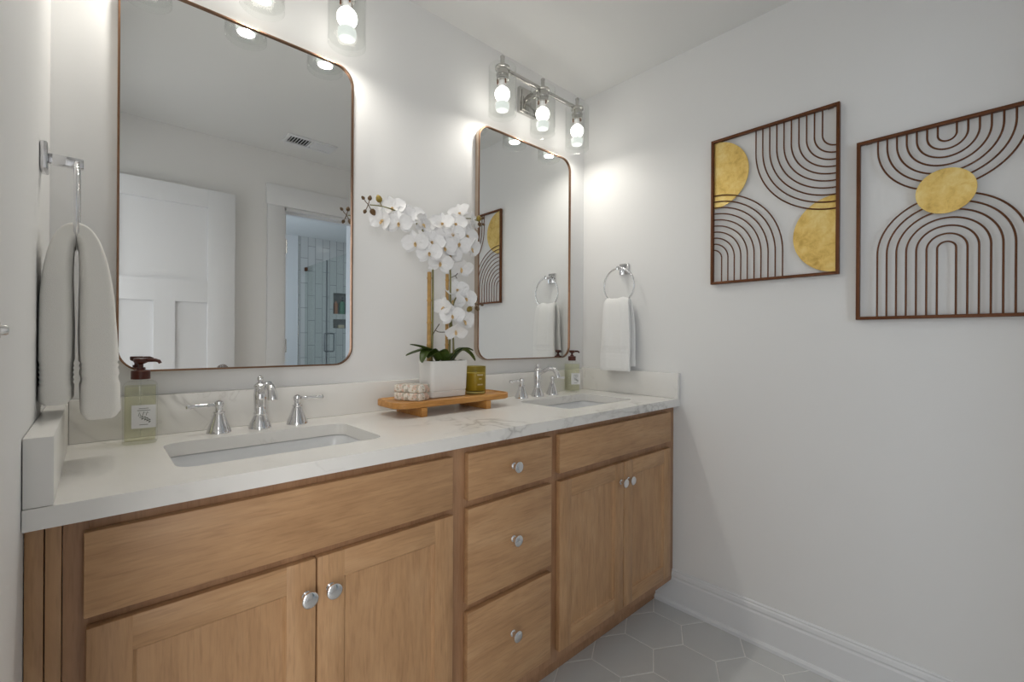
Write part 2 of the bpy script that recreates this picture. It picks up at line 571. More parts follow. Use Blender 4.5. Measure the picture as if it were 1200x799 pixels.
# ---- the rooms beyond: hall behind the entrance, shower room behind the opposite wall
HX = -1.35
mb = MB().box(HX - T, -1.1, 0, HX, 1.0, ZC).box(HX - T, -1.2, 0, XL - T, -1.1, ZC).box(HX - T, 1.0, 0, XL - T, 1.1, ZC)
struct(mb.build('wall_hall', 'wall'), 'plain walls of the hall outside the entrance')
struct(MB().box(HX - T, -1.2, -0.06, XL - T, 1.1, 0).build('floor_hall', 'tile'), 'floor of the hall outside the entrance')
struct(MB().box(HX - T, -1.2, ZC, XL - T, 1.1, ZC + 0.08).build('ceiling_hall', 'ceiling'), 'ceiling of the hall outside the entrance')

SXA, SXB, SYB, SYF = 0.40, 3.0, -2.88, YF - 0.12
struct(MB().box(SXA, SYB - 0.2, -0.06, SXB, SYF, 0).build('floor_shower', 'tile'), 'floor of the shower room')
struct(MB().box(SXA, SYB - 0.2, ZC, SXB, SYF, ZC + 0.08).build('ceiling_shower', 'ceiling'), 'ceiling of the shower room')
mb = MB().box(SXA - T, SYB - 0.2, 0, SXA, SYF, 0.95).box(SXA - T, SYB - 0.2, 2.05, SXA, SYF, ZC)
mb.box(SXA - T, SYB - 0.2, 0.95, SXA, -2.2, 2.05).box(SXA - T, -1.3, 0.95, SXA, SYF, 2.05)
mb.box(SXB, SYB - 0.2, 0, SXB + T, SYF, ZC).box(SXA, SYB - 0.2, 0, 1.825, SYB, ZC)
mb.box(XR + T, SYF, 0, SXB, SYF + T, ZC)
struct(mb.build('wall_shower', 'wall'), 'painted walls of the shower room')
wb = MB()
for a, b in (((SXA - 0.03, -2.2, 0.95), (SXA, -2.16, 2.05)), ((SXA - 0.03, -1.34, 0.95), (SXA, -1.3, 2.05)), ((SXA - 0.03, -2.2, 0.95), (SXA, -1.3, 0.99)), ((SXA - 0.03, -2.2, 2.01), (SXA, -1.3, 2.05)), ((SXA - 0.03, -1.77, 0.95), (SXA, -1.73, 2.05))):
    wb.box(*a, *b)
struct(wb.build('window_1', 'trim'), 'white window frame in the shower room', 'window')
# wall return just inside the doorway on its right
struct(MB().box(1.55, -0.80, 0, 1.67, SYF, ZC).build('wall_return', 'wall'), 'short bluish wall end just inside the shower room doorway')
# tiled back wall with two niches
N1, N2 = (1.468, 1.737), (1.284, 1.400)
NX0, NX1 = 2.248, 2.47
mb = MB()
for x0, x1, z0, z1 in ((1.825, NX0, 0, ZC), (NX1, SXB, 0, ZC), (NX0, NX1, 0, N2[0]), (NX0, NX1, N2[1], N1[0]), (NX0, NX1, N1[1], ZC)):
    mb.box(x0, SYB - 0.10, z0, x1, SYB, z1)
struct(mb.build('wall_shower_tiled', 'shower_tile', smooth=0), 'upright white tile wall of the shower seen in the left mirror', 'wall')
mb = MB().box(NX0 - 0.01, SYB - 0.115, N2[0] - 0.01, NX1 + 0.01, SYB - 0.10, N1[1] + 0.01)
struct(mb.build('trim_2', 'niche'), 'grey tiled backs of the shower niches', 'trim')
struct(MB().box(1.818, SYB - 0.01, 0, 1.828, SYB + 0.008, ZC).build('trim_3', 'nickel'), 'metal edge strip of the shower tile', 'trim')

GX = 1.905
sg = thing('shower_screen', 'frameless glass shower screen seen in the left mirror', 'shower screen', (GX, -2.18, 0))
MB().box(GX - 0.004, SYB + 0.004, 0.0, GX + 0.004, -2.185, 2.020).build('fixed_pane', 'shower_glass', sg, smooth=0)
dp = MB().box(GX - 0.004, -2.175, 0.012, GX + 0.004, -1.48, 2.020).build('door_pane', 'shower_glass', sg, smooth=0)
MB().box(GX - 0.007, -2.188, 0.0, GX + 0.007, -2.172, 2.020).build('door_seal', 'steel', sg)
for z in (1.995, 0.25):
    MB().box(GX - 0.013, SYB, z - 0.022, GX + 0.013, SYB + 0.05, z + 0.022, 0.003).build('clamp', 'bronze', sg)
for s in (-1, 1):
    x = GX + s * 0.052
    pts = [(GX + s * 0.004, -2.10, 1.01)] + [(x - s * 0.012 + s * 0.012 * math.sin(a), -2.10, 1.022 - 0.012 * math.cos(a)) for a in (0.3, 0.9, 1.5)] + \
          [(x - s * 0.012 + s * 0.012 * math.sin(a), -2.10, 1.195 - 0.012 * math.cos(a)) for a in (1.6, 2.2, 2.8)] + [(GX + s * 0.004, -2.10, 1.207)]
    MB().tube(pts, 0.008, 10).build('pull_handle', 'steel', dp)


def niche_bottle(x, z0, r, h, mat, label, pump=False):
    t = thing('shampoo_bottle', label, 'bottle', (x, SYB - 0.05, z0))
    MB().lathe([(r * 0.9, 0), (r, 0.006), (r, h * 0.78), (r * 0.85, h * 0.86), (r * 0.4, h * 0.9), (r * 0.4, h * 0.93)], (0, 0, 0), 20).build('body', mat, t, world=False)
    if pump:
        MB().lathe([(r * 0.5, h * 0.93), (r * 0.5, h * 1.02), (r * 0.14, h * 1.02), (r * 0.14, h * 1.12), (r * 0.4, h * 1.13), (r * 0.4, h * 1.18)], (0, 0, 0), 16).box(-0.004, 0, h * 1.13, 0.004, r * 1.1, h * 1.17).build('pump', 'black', t, world=False)
    else:
        MB().lathe([(r * 0.55, h * 0.93), (r * 0.55, h)], (0, 0, 0), 16).build('cap', mat, t, world=False)


niche_bottle(2.300, N1[0], 0.026, 0.165, 'orange', 'orange bottle in the upper shower niche, left one')
niche_bottle(2.383, N1[0], 0.034, 0.185, 'green', 'green pump bottle in the upper shower niche', True)
tag(MB().box(2.33, SYB - 0.08, N2[0], 2.41, SYB - 0.03, N2[0] + 0.045, 0.012, 3).build('soap_bar', 'cream'), 'cream soap bar in the lower shower niche', 'soap')
tag(MB().lathe([(0.05, -0.004), (0.06, -0.006), (0.07, 0.0), (0.0, 0.0)], (2.34, -2.25, ZC), 24).build('recessed_light', 'lamp'), 'round recessed ceiling light above the shower', 'ceiling light')

# ceiling vent (seen in the left mirror)
VX0, VX1, VY0, VY1 = 0.860, 1.158, -0.145, 0.000
vt = thing('ceiling_vent', 'white slatted air vent in the ceiling, reflected in the left mirror', 'vent', (1.009, -0.0725, ZC - 0.012))
mb = MB()
for a in ((VX0, VY0, VX1, VY0 + 0.022), (VX0, VY1 - 0.022, VX1, VY1), (VX0, VY0 + 0.022, VX0 + 0.022, VY1 - 0.022), (VX1 - 0.022, VY0 + 0.022, VX1, VY1 - 0.022)):
    mb.box(a[0], a[1], ZC - 0.010, a[2], a[3], ZC - 0.0005, 0.002)
mb.box(1.004, VY0 + 0.022, ZC - 0.008, 1.016, VY1 - 0.022, ZC - 0.001)
mb.build('frame', 'trim', vt)
MB().box(VX0 + 0.01, VY0 + 0.01, ZC - 0.0012, VX1 - 0.01, VY1 - 0.01, ZC - 0.0004).build('duct_opening', 'dark', vt)
for k in range(15):
    x = VX0 + 0.034 + k * 0.0168
    if abs(x - 1.010) < 0.009:
        continue
    s = -1 if x < 1.010 else 1
    MB().box(-0.0075, VY0 + 0.022 + 0.0725, -0.0008, 0.0075, VY1 - 0.022 + 0.0725, 0.0008,
             mat=Matrix.Translation((x - 1.009, 0, 0.0062)) @ Matrix.Rotation(s * math.radians(38), 4, 'Y')).build('slat', 'trim', vt, world=False)

# ------------------------------------------------------------------ vanity cabinet
FY = 0.985       # face frame front
DYc = 0.966      # door fronts
ZT, ZB = 0.868, 0.110
CX0, CX1 = -0.034, 1.868
vc = thing('vanity_cabinet', 'long maple double vanity cabinet with flat doors and drawers', 'cabinet', (0.92, 1.23, 0))
mb = MB().box(CX0, FY + 0.02, ZB, CX0 + 0.016, YB - 0.002, ZT).box(CX1 - 0.016, FY + 0.02, ZB, CX1, YB - 0.002, ZT)
mb.box(CX0 + 0.016, FY + 0.02, ZB, CX1 - 0.016, YB - 0.002, ZB + 0.016).box(CX0 + 0.016, YB - 0.008, ZB + 0.016, CX1 - 0.016, YB - 0.002, ZT)
mb.box(0.705, FY + 0.02, ZB + 0.016, 0.72, YB - 0.01, 0.70).box(1.075, FY + 0.02, ZB + 0.016, 1.09, YB - 0.01, 0.70)
mb.build('carcass', 'wood_in', vc)
FRX = [(CX0, -0.004), (0.676, 0.744), (1.052, 1.110), (1.80, CX1)]
mb = MB()
for x0, x1 in FRX:
    mb.box(x0, FY, ZB, x1, FY + 0.02, ZT - 0.001, 0.0008)
for z0, z1 in ((ZB, 0.165), (0.835, ZT - 0.001)):
    for (a, b), (c, d) in zip(FRX[:-1], FRX[1:]):
        mb.box(b, FY, z0, c, FY + 0.02, z1)
mb.box(-0.004, FY, 0.690, 0.676, FY + 0.02, 0.725).box(1.110, FY, 0.690, 1.80, FY + 0.02, 0.725)
mb.box(0.744, FY, 0.69, 1.052, FY + 0.02, 0.73).box(0.744, FY, 0.405, 1.052, FY + 0.02, 0.445)
mb.box(0.330, FY, 0.165, 0.360, FY + 0.02, 0.69).box(1.445, FY, 0.165, 1.475, FY + 0.02, 0.69)
mb.build('face_frame', 'wood_in', vc)
MB().box(XL + 0.001, FY + 0.003, 0.0, -0.0545, FY + 0.02, ZT - 0.001, 0.0008).box(-0.053, FY, 0.0, CX0 - 0.001, FY + 0.02, ZT - 0.001, 0.0008).build('filler_strip', 'wood_v', vc)
MB().box(CX0, FY + 0.075, 0.001, CX1 - 0.001, FY + 0.09, ZB).build('toe_kick', 'wood_in', vc)


def chrome_knob(x, z, parent):
    mm = Matrix.Translation((x, DYc, z)) @ Matrix.Rotation(PI / 2, 4, 'X')
    MB().lathe([(0.0095, 0), (0.0095, 0.002), (0.006, 0.005), (0.0055, 0.012), (0.009, 0.0155), (0.0155, 0.0185), (0.0165, 0.021), (0.0158, 0.0245), (0.0135, 0.0262), (0.006, 0.0268), (0, 0.027)],
               n=28, mat=mm).build('knob', 'chrome', parent, smooth=40)


def drawer(name, x0, x1, z0, z1, knob):
    d = MB().box(x0, DYc, z0, x1, FY - 0.0005, z1, 0.0022, 2).build(name, 'wood_h', vc)
    if knob:
        chrome_knob((x0 + x1) / 2, knob, d)
    return d


def cab_door(x0, x1, z0, z1, kx):
    s = 0.057
    f = MB().box(x0, DYc, z0, x0 + s, FY - 0.0005, z1, 0.0018).box(x1 - s, DYc, z0, x1, FY - 0.0005, z1, 0.0018)
    f.mi = 1
    f.box(x0 + s - 0.002, DYc + 0.0003, z0, x1 - s + 0.002, FY - 0.0005, z0 + s, 0.0015).box(x0 + s - 0.002, DYc + 0.0003, z1 - s, x1 - s + 0.002, FY - 0.0005, z1, 0.0015)
    d = f.build('door', ['wood_v', 'wood_h'], vc)
    # recessed panel with a sloped inner bead
    loops = []
    for ins, y in ((s - 0.001, DYc + 0.002), (s + 0.004, DYc + 0.0075), (s + 0.005, DYc + 0.0085)):
        loops.append([(x0 + ins, y, z0 + ins), (x1 - ins, y, z0 + ins), (x1 - ins, y, z1 - ins), (x0 + ins, y, z1 - ins)])
    MB().loft(loops, (False, True)).build('panel', 'wood_v', d)
    chrome_knob(kx, 0.625, d)
    return d


drawer('false_front', -0.010, 0.685, 0.712, 0.846, None)
drawer('false_front', 1.100, 1.812, 0.722, 0.846, None)
drawer('drawer', 0.734, 1.062, 0.720, 0.846, 0.785)
drawer('drawer', 0.734, 1.062, 0.443, 0.698, 0.574)
drawer('drawer', 0.734, 1.062, 0.150, 0.420, 0.300)
cab_door(-0.007, 0.3410, 0.149, 0.695, 0.322)
cab_door(0.3445, 0.687, 0.149, 0.695, 0.371)
cab_door(1.102, 1.461, 0.149, 0.695, 1.441)
cab_door(1.4645, 1.812, 0.149, 0.695, 1.489)

# ------------------------------------------------------------------ worktop with two sink cut-outs
ct = thing('countertop', 'white veined quartz worktop with backsplash over the whole vanity', 'countertop', (0.9, 1.22, 0.868))
SINKS = [(0.118, 1.068, 0.546, 1.338), (1.262, 1.068, 1.690, 1.338)]
bm = bmesh.new()


def loop_edges(pts):
    vs = [bm.verts.new(p) for p in pts]
    return [bm.edges.new((vs[i], vs[(i + 1) % len(vs)])) for i in range(len(vs))]


CTX0, CTX1, CTY0, CTY1 = XL + 0.001, XR - 0.001, 0.955, YB - 0.001
ed = loop_edges([(CTX0, CTY0, 0.90), (CTX1, CTY0, 0.90), (CTX1, CTY1, 0.90), (CTX0, CTY1, 0.90)])
for s in SINKS:
    ed += loop_edges([(x, y, 0.90) for x, y in rrect(*s, 0.035)])
bmesh.ops.triangle_fill(bm, use_beauty=True, use_dissolve=False, edges=ed)
r = bmesh.ops.extrude_face_region(bm, geom=list(bm.faces))
bmesh.ops.translate(bm, verts=[v for v in r['geom'] if isinstance(v, bmesh.types.BMVert)], vec=(0, 0, -0.032))
bmesh.ops.recalc_face_normals(bm, faces=list(bm.faces))
mb = MB(); mb._merge(bm)
mb.build('slab', 'marble', ct, smooth=30)
MB().box(XL + 0.034, YB - 0.021, 0.9003, XR - 0.0225, YB - 0.001, 1.003, 0.0015).build('backsplash', 'marble', ct)
MB().box(XL + 0.001, 0.957, 0.9003, XL + 0.0335, YB - 0.001, 1.003, 0.0015).build('side_splash', 'marble', ct)
MB().box(XR - 0.022, 0.955, 0.9003, XR - 0.001, YB - 0.001, 1.010, 0.0015).build('side_splash', 'marble', ct)


def sink(s, label):
    cx, cy = (s[0] + s[2]) / 2, (s[1] + s[3]) / 2
    t = thing('sink_basin', label, 'sink', (cx, cy, 0.73), group='undermount sinks')
    loops = []
    e = 0.004
    spec = [(0.022, 0.864, 0.05), (0.022, 0.8665, 0.05), (-e + 0.008, 0.8665, 0.042), (-e + 0.005, 0.864, 0.040), (-0.002, 0.85, 0.04), (-0.010, 0.79, 0.045), (-0.022, 0.752, 0.05), (-0.045, 0.737, 0.05), (-0.09, 0.733, 0.04)]
    for grow, z, r in spec:
        loops.append([(x, y, z) for x, y in rrect(s[0] - grow, s[1] - grow, s[2] + grow, s[3] + grow, r)])
    out = [(-0.09, 0.722, 0.04), (-0.03, 0.726, 0.05), (-0.008, 0.75, 0.05), (0.004, 0.79, 0.045), (0.010, 0.855, 0.045)]
    for grow, z, r in out:
        loops.append([(x, y, z) for x, y in rrect(s[0] - grow, s[1] - grow, s[2] + grow, s[3] + grow, r)])
    mb = MB(); mb.loft(loops[:9], (False, True))
    mb.loft(loops[9:] + [loops[0]], (True, False))
    mb.build('basin', 'ceramic', t, smooth=50)
    MB().lathe([(0.030, 0.7332), (0.031, 0.7345), (0.027, 0.7355), (0.022, 0.7345), (0.020, 0.737), (0.012, 0.7395), (0, 0.740)], (cx, cy + 0.02, 0), 28).build('drain', 'chrome', t, smooth=40)
    om = Matrix.Translation((cx - 0.05, s[3] - 0.001, 0.832)) @ Matrix.Rotation(PI / 2, 4, 'X')
    return t


sink(SINKS[0], 'white undermount sink below the left mirror')
sink(SINKS[1], 'white undermount sink below the right mirror')


def faucet(cx, cy, label):
    t = thing('faucet', label, 'faucet', (cx, cy, 0.9002), group='widespread faucets')
    body = MB().lathe([(0.029, 0), (0.029, 0.004), (0.0275, 0.007), (0.0255, 0.015), (0.0195, 0.028), (0.0155, 0.037), (0.0168, 0.039), (0.0168, 0.042), (0.0142, 0.046),
                       (0.0150, 0.062), (0.0172, 0.082), (0.0172, 0.094), (0.0146, 0.106), (0.0140, 0.112), (0.0162, 0.115), (0.0162, 0.119), (0.012, 0.123), (0.007, 0.127)], n=28)
    body.build('spout_body', 'chrome', t, smooth=40, world=False)
    MB().lathe([(0.004, 0.127), (0.0055, 0.129), (0.008, 0.134), (0.0082, 0.138), (0.006, 0.143), (0, 0.1455)], n=20).build('finial', 'chrome', t, smooth=50, world=False)
    pts, rad = [], []
    ctrl = [(0, -0.008, 0.100, 0.0095), (0, -0.025, 0.106, 0.0090), (0, -0.045, 0.1165, 0.0085), (0, -0.066, 0.1255, 0.0085), (0, -0.085, 0.1275, 0.0088), (0, -0.102, 0.1215, 0.0098), (0, -0.114, 0.108, 0.0112), (0, -0.119, 0.095, 0.0125), (0, -0.1205, 0.089, 0.0125)]
    MB().tube([c[:3] for c in ctrl], [c[3] for c in ctrl], 16).build('spout', 'chrome', t, smooth=50, world=False)
    for s in (-1, 1):
        hx = s * 0.098
        h = MB().lathe([(0.029, 0), (0.029, 0.004), (0.0275, 0.007), (0.0255, 0.014), (0.0195, 0.029), (0.0145, 0.043), (0.0118, 0.050), (0.0138, 0.052), (0.0138, 0.055), (0.009, 0.057), (0.0085, 0.066),
                        (0.0105, 0.070), (0.0115, 0.076), (0.0100, 0.082), (0.0045, 0.085), (0, 0.0855)], (hx, 0, 0), 28).build('handle', 'chrome', t, smooth=40, world=False)
        lv = [(hx + s * 0.008, 0, 0.0745, 0.005), (hx + s * 0.020, -0.001, 0.0745, 0.0042), (hx + s * 0.022, -0.001, 0.0745, 0.0056), (hx + s * 0.026, -0.001, 0.0745, 0.0056), (hx + s * 0.028, -0.001, 0.0745, 0.004),
              (hx + s * 0.050, -0.004, 0.0742, 0.0046), (hx + s * 0.062, -0.005, 0.0738, 0.0056), (hx + s * 0.066, -0.0055, 0.0735, 0.007), (hx + s * 0.071, -0.006, 0.0735, 0.007), (hx + s * 0.0735, -0.006, 0.0733, 0.004)]
        MB().tube([c[:3] for c in lv], [c[3] for c in lv], 12).build('lever', 'chrome', h, smooth=40, world=False)
    return t


faucet(0.343, 1.410, 'chrome two handle faucet behind the left sink')
faucet(1.452, 1.410, 'chrome two handle faucet behind the right sink')

# ------------------------------------------------------------------ mirrors


def wall_mirror(x0, x1, z0, z1, label):
    t = thing('wall_mirror', label, 'mirror', ((x0 + x1) / 2, YB - 0.002, z0), group='framed wall mirrors')
    r, wd = 0.058, 0.0045
    o = rrect(x0, z0, x1, z1, r, 12); i = rrect(x0 + wd, z0 + wd, x1 - wd, z1 - wd, r - wd, 12)
    yb, yf = YB - 0.001, YB - 0.026
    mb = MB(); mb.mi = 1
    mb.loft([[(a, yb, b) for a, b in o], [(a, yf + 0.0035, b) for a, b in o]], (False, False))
    mb.mi = 0
    mb.loft([[(a, yf + 0.0035, b) for a, b in o], [(a, yf + 0.001, b) for a, b in o], [(a, yf, b) for a, b in rrect(x0 + 0.001, z0 + 0.001, x1 - 0.001, z1 - 0.001, r - 0.001, 12)],
               [(a, yf, b) for a, b in i], [(a, yf + 0.016, b) for a, b in i]], (False, False))
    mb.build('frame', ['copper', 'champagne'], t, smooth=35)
    g = rrect(x0 + wd - 0.001, z0 + wd - 0.001, x1 - wd + 0.001, z1 - wd + 0.001, r - wd + 0.001, 12)
    MB().loft([[(a, yf + 0.016, b) for a, b in g], [(a, yf + 0.006, b) for a, b in g]]).build('mirror_glass', 'mirror', t, smooth=0)
    return t


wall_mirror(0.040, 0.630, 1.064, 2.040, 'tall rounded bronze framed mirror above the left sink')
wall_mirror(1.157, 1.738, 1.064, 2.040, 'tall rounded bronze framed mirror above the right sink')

# ------------------------------------------------------------------ vanity lights


def vanity_light(cx, label):
    yl = 1.38
    t = thing('vanity_light', label, 'wall light', (cx, YB - 0.001, 2.225), group='three bulb vanity lights')
    MB().box(cx - 0.052, YB - 0.020, 2.168, cx + 0.052, YB - 0.001, 2.282, 0.003).box(cx - 0.042, YB - 0.026, 2.178, cx + 0.042, YB - 0.020, 2.272, 0.003).build('back_plate', 'lamp_metal', t)
    MB().box(cx - 0.011, yl + 0.01, 2.232, cx + 0.011, YB - 0.026, 2.254, 0.002).build('bracket', 'lamp_metal', t)
    MB().box(cx - 0.245, yl - 0.006, 2.236, cx + 0.245, yl + 0.006, 2.252, 0.002).build('arm', 'lamp_metal', t)
    for k in (-1, 0, 1):
        x = cx + k * 0.2355
        s = MB().lathe([(0.0235, 2.192), (0.0255, 2.194), (0.0255, 2.200), (0.024, 2.202), (0.024, 2.210), (0.0255, 2.212), (0.0255, 2.218), (0.024, 2.220), (0.024, 2.236), (0.030, 2.239), (0.030, 2.247),
                        (0.022, 2.252), (0.012, 2.256), (0.010, 2.262), (0.0085, 2.264), (0.0085, 2.284), (0.0095, 2.286), (0.0095, 2.291), (0.004, 2.296), (0, 2.2965)], (x, yl, 0), 28).build('socket', 'lamp_metal', t, smooth=40)
        for a in (30, 150, 270):
            ca, sa = math.cos(math.radians(a)), math.sin(math.radians(a))
            MB().lathe([(0.0028, 2.178), (0.0032, 2.181), (0.0028, 2.192)], (x + 0.0195 * ca, yl + 0.0195 * sa, 0), 8).build('prong', 'bronze', s)
        # opal globe bulb on a white collar, plus an added glowing lobe imitating its image in the glass base
        bp = [(0, 2.1085)] + [(0.0302 * math.sin(PI * i / 14), 2.1385 - 0.0300 * math.cos(PI * i / 14)) for i in range(1, 13)] + [(0.0128, 2.1665), (0, 2.1665)]
        MB().lathe(bp, (x, yl, 0), 28, cap=False).build('bulb', 'bulb', s, smooth=60)
        MB().lathe([(0.0125, 2.1668), (0.0125, 2.192)], (x, yl, 0), 24).build('bulb_collar', 'ceramic', s, smooth=40)
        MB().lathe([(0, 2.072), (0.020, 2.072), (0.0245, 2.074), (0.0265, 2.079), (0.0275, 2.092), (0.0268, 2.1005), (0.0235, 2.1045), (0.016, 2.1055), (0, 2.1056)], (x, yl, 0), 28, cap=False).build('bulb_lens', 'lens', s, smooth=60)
        dl = bpy.data.lights.new('bulb_light', 'AREA'); dl.shape = 'DISK'; dl.size = 0.045; dl.energy = DOWN_POWER; dl.spread = math.radians(172); dl.color = BULB_COLOR
        lo = bpy.data.objects.new('bulb_light', dl); COL.objects.link(lo); lo.location = Vector((x, yl, 2.0715)) - t.location; lo.parent = t
        # glass cylinder with a thick clear base
        gp = [(0.0555, 2.070), (0.0560, 2.245), (0.0550, 2.2475), (0.0530, 2.247), (0.0525, 2.070)]
        sh = MB().lathe(gp, (x, yl, 0), 40, cap=False).build('glass_shade', 'clear', s, smooth=40)
        MB().lathe([(0.0, 2.050), (0.052, 2.050), (0.0555, 2.053), (0.0560, 2.0695), (0.0, 2.0695)], (x, yl, 0), 40, cap=False).build('glass_base', 'clear', sh, smooth=30)
    return t


vanity_light(0.335, 'three bulb chrome wall light above the left mirror, mostly out of frame')
vanity_light(1.4435, 'three bulb chrome wall light with glass cylinders above the right mirror')

# ------------------------------------------------------------------ towel rings and towels


def towel_ring(x_wall, s, y, z, label):
    """s: direction off the wall along x"""
    t = thing('towel_ring', label, 'towel ring', (x_wall, y, z), group='chrome towel rings')
    MB().box(min(0.0004 * s, 0.011 * s), -0.026, -0.026, max(0.0004 * s, 0.011 * s), 0.026, 0.026, 0.003).build('back_plate', 'chrome', t, world=False)
    a, b = sorted((0.011 * s, 0.060 * s))
    MB().box(a, -0.009, -0.009, b, 0.009, 0.009, 0.002).build('post', 'chrome', t, world=False)
    rr = 0.083
    MB().tube([(0.051 * s, rr * math.sin(q), -0.0005 - rr + rr * math.cos(q)) for q in [2 * PI * k / 64 for k in range(64)]], 0.0042, 12, closed=True).build('ring', 'chrome', t, smooth=60, world=False)
    return t


ZRING = 1.490
towel_ring(XL, 1, 1.238, ZRING, 'chrome towel ring on the white wall at the far left')
towel_ring(XR, -1, 1.238, ZRING, 'chrome towel ring on the right wall near the vanity corner')


def towel(name, label, path, halfs, widths, y0, mat, ny=26, seed=1, wav=0.004, box=0.52):
    """thick folded cloth: rounded cross-section swept along a path in the x-z plane, its width along y"""
    rnd = random.Random(seed)
    P = [Vector((p[0], 0, p[1])) for p in path]
    # resample with Catmull-Rom
    S, H, W, B = [], [], [], []
    n = len(P)
    for i in range(n - 1):
        p0, p1, p2, p3 = P[max(i - 1, 0)], P[i], P[i + 1], P[min(i + 2, n - 1)]
        for k in range(16):
            u = k / 16.0
            S.append(0.5 * ((2 * p1) + (p2 - p0) * u + (2 * p0 - 5 * p1 + 4 * p2 - p3) * u * u + (3 * p1 - p0 - 3 * p2 + p3) * u ** 3))
            H.append(halfs[i] * (1 - u) + halfs[i + 1] * u); W.append(widths[i] * (1 - u) + widths[i + 1] * u)
    S.append(P[-1]); H.append(halfs[-1]); W.append(widths[-1])
    m = len(S)
    loops = []
    ph = [rnd.uniform(0, 6.28) for _ in range(4)]
    zb = min(p.z for p in S)
    for i in range(m):
        t = (S[min(i + 1, m - 1)] - S[max(i - 1, 0)]).normalized()
        nr = Vector((t.z, 0, -t.x))
        lp = []
        K = 2 * ny
        e = min(1.0, 0.72 + 0.28 * min(i, m - 1 - i) / 3.0)   # rounded hems
        h, wd = H[i] * e, W[i] * (0.985 + 0.015 * e)
        zz = S[i].z - zb
        for bz in (0.070, 0.079, 0.088, 0.097, 0.106):       # woven border lines
            h -= 0.0028 * math.exp(-((zz - bz) / 0.0026) ** 2)
        for k in range(K):
            a = 2 * PI * k / K
            ca, sa = math.cos(a), math.sin(a)
            u = math.copysign(abs(ca) ** box, ca); v = math.copysign(abs(sa) ** box, sa)
            yy = u * wd / 2
            fold = wav * math.sin(yy * 70 + ph[0] + zz * 3) * min(1, zz / 0.2 + 0.5) + wav * 0.5 * math.sin(yy * 150 + ph[1] - zz * 9)
            q = S[i] + nr * (v * h + fold * (1 if True else 0))
            lp.append((q.x, y0 + yy + 0.002 * math.sin(zz * 22 + ph[2]), q.z))
        loops.append(lp)
    o = MB().loft(loops).build(name, mat, smooth=60)
    return tag(o, label, 'towel', 'white hand towels')


# left towel: two fat lobes over the ring bottom (ring plane x = -0.025, ring bottom z = 1.3235)
towel('hand_towel', 'white hand towel hanging in the ring at the far left',
      [(-0.0515, 1.026), (-0.0515, 1.090), (-0.0515, 1.160), (-0.0515, 1.225), (-0.0490, 1.285), (-0.0410, 1.334), (-0.0250, 1.3525), (-0.009, 1.336), (0.0000, 1.290), (0.0045, 1.230), (0.0065, 1.160), (0.0085, 1.090), (0.0105, 0.994)],
      [0.0225, 0.0225, 0.0225, 0.0215, 0.0185, 0.0145, 0.0130, 0.0150, 0.0205, 0.0250, 0.0275, 0.0285, 0.0295],
      [0.125, 0.125, 0.123, 0.120, 0.115, 0.108, 0.104, 0.108, 0.115, 0.120, 0.123, 0.126, 0.130], 1.232, 'towel', seed=3, wav=0.0015, box=0.36)
# right towel
xr = XR - 0.051
towel('hand_towel', 'white hand towel hanging in the ring on the right wall',
      [(xr + 0.026, 1.030), (xr + 0.024, 1.10), (xr + 0.022, 1.18), (xr + 0.019, 1.26), (xr + 0.013, 1.318), (xr, 1.340), (xr - 0.013, 1.318), (xr - 0.018, 1.26), (xr - 0.020, 1.18), (xr - 0.021, 1.10), (xr - 0.022, 1.008)],
      [0.012, 0.012, 0.012, 0.0115, 0.011, 0.010, 0.011, 0.012, 0.0125, 0.0125, 0.013],
      [0.160, 0.158, 0.154, 0.150, 0.138, 0.126, 0.138, 0.148, 0.154, 0.158, 0.163], 1.240, 'towel2', seed=9, wav=0.0025)

# ------------------------------------------------------------------ wire artworks on the right wall
AX = XR - 0.014      # centre plane of the wire work


def art_frame(t, y0, y1, z0, z1):
    wd, xf, xb = 0.010, XR - 0.022, XR - 0.006
    mb = MB()
    mb.box(xf, y0, z0, xb, y0 + wd, z1, 0.0012).box(xf, y1 - wd, z0, xb, y1, z1, 0.0012)
    mb.box(xf, y0 + wd - 0.001, z0, xb, y1 - wd + 0.001, z0 + wd, 0.0012).box(xf, y0 + wd - 0.001, z1 - wd, xb, y1 - wd + 0.001, z1, 0.0012)
    for y in (y0 + 0.03, y1 - 0.03):
        mb.box(XR - 0.007, y - 0.008, z1 - 0.009, XR - 0.0003, y + 0.008, z1 - 0.002)
    mb.build('frame', 'bronze', t)


def rod(t, pts):
    MB().tube([(AX, y, z) for y, z in pts], 0.0025, 8).build('wire', 'bronze', t, smooth=60)


def disc(t, pts, x=None):
    x = x or AX + 0.004
    MB().loft([[(x + 0.0015, y, z) for y, z in pts], [(x - 0.0015, y, z) for y, z in pts]]).build('gold_disc', 'gold', t)


a1 = thing('wire_art', 'bronze wire artwork with two gold half discs, left one of the pair', 'wall art', (XR, 0.601, 1.379), group='wire artworks on the right wall')
Y0, Y1, Z0, Z1 = 0.384, 0.8185, 1.379, 1.962
art_frame(a1, Y0, Y1, Z0, Z1)
disc(a1, arc(Y1 - 0.008, 1.820, 0.134, 90, 270, 40))
disc(a1, arc(Y0 + 0.008, 1.521, 0.132, -90, 90, 40))
for k in range(10):
    r = 0.045 + k * 0.0239
    rod(a1, [(Y0 + 0.006 + r, Z1 - 0.006), (Y0 + 0.006 + r, 1.90)] + arc(Y0 + 0.006, 1.865, r, 0, -90, 22))
    r = 0.036 + k * 0.0244
    rod(a1, [(Y1 - 0.006 - r, Z0 + 0.006), (Y1 - 0.006 - r, 1.44)] + arc(Y1 - 0.006, 1.483, r, 180, 90, 22))
a2 = thing('wire_art', 'bronze wire artwork with one full gold disc between arches, right one of the pair', 'wall art', (XR, 0.12, 1.222), group='wire artworks on the right wall')
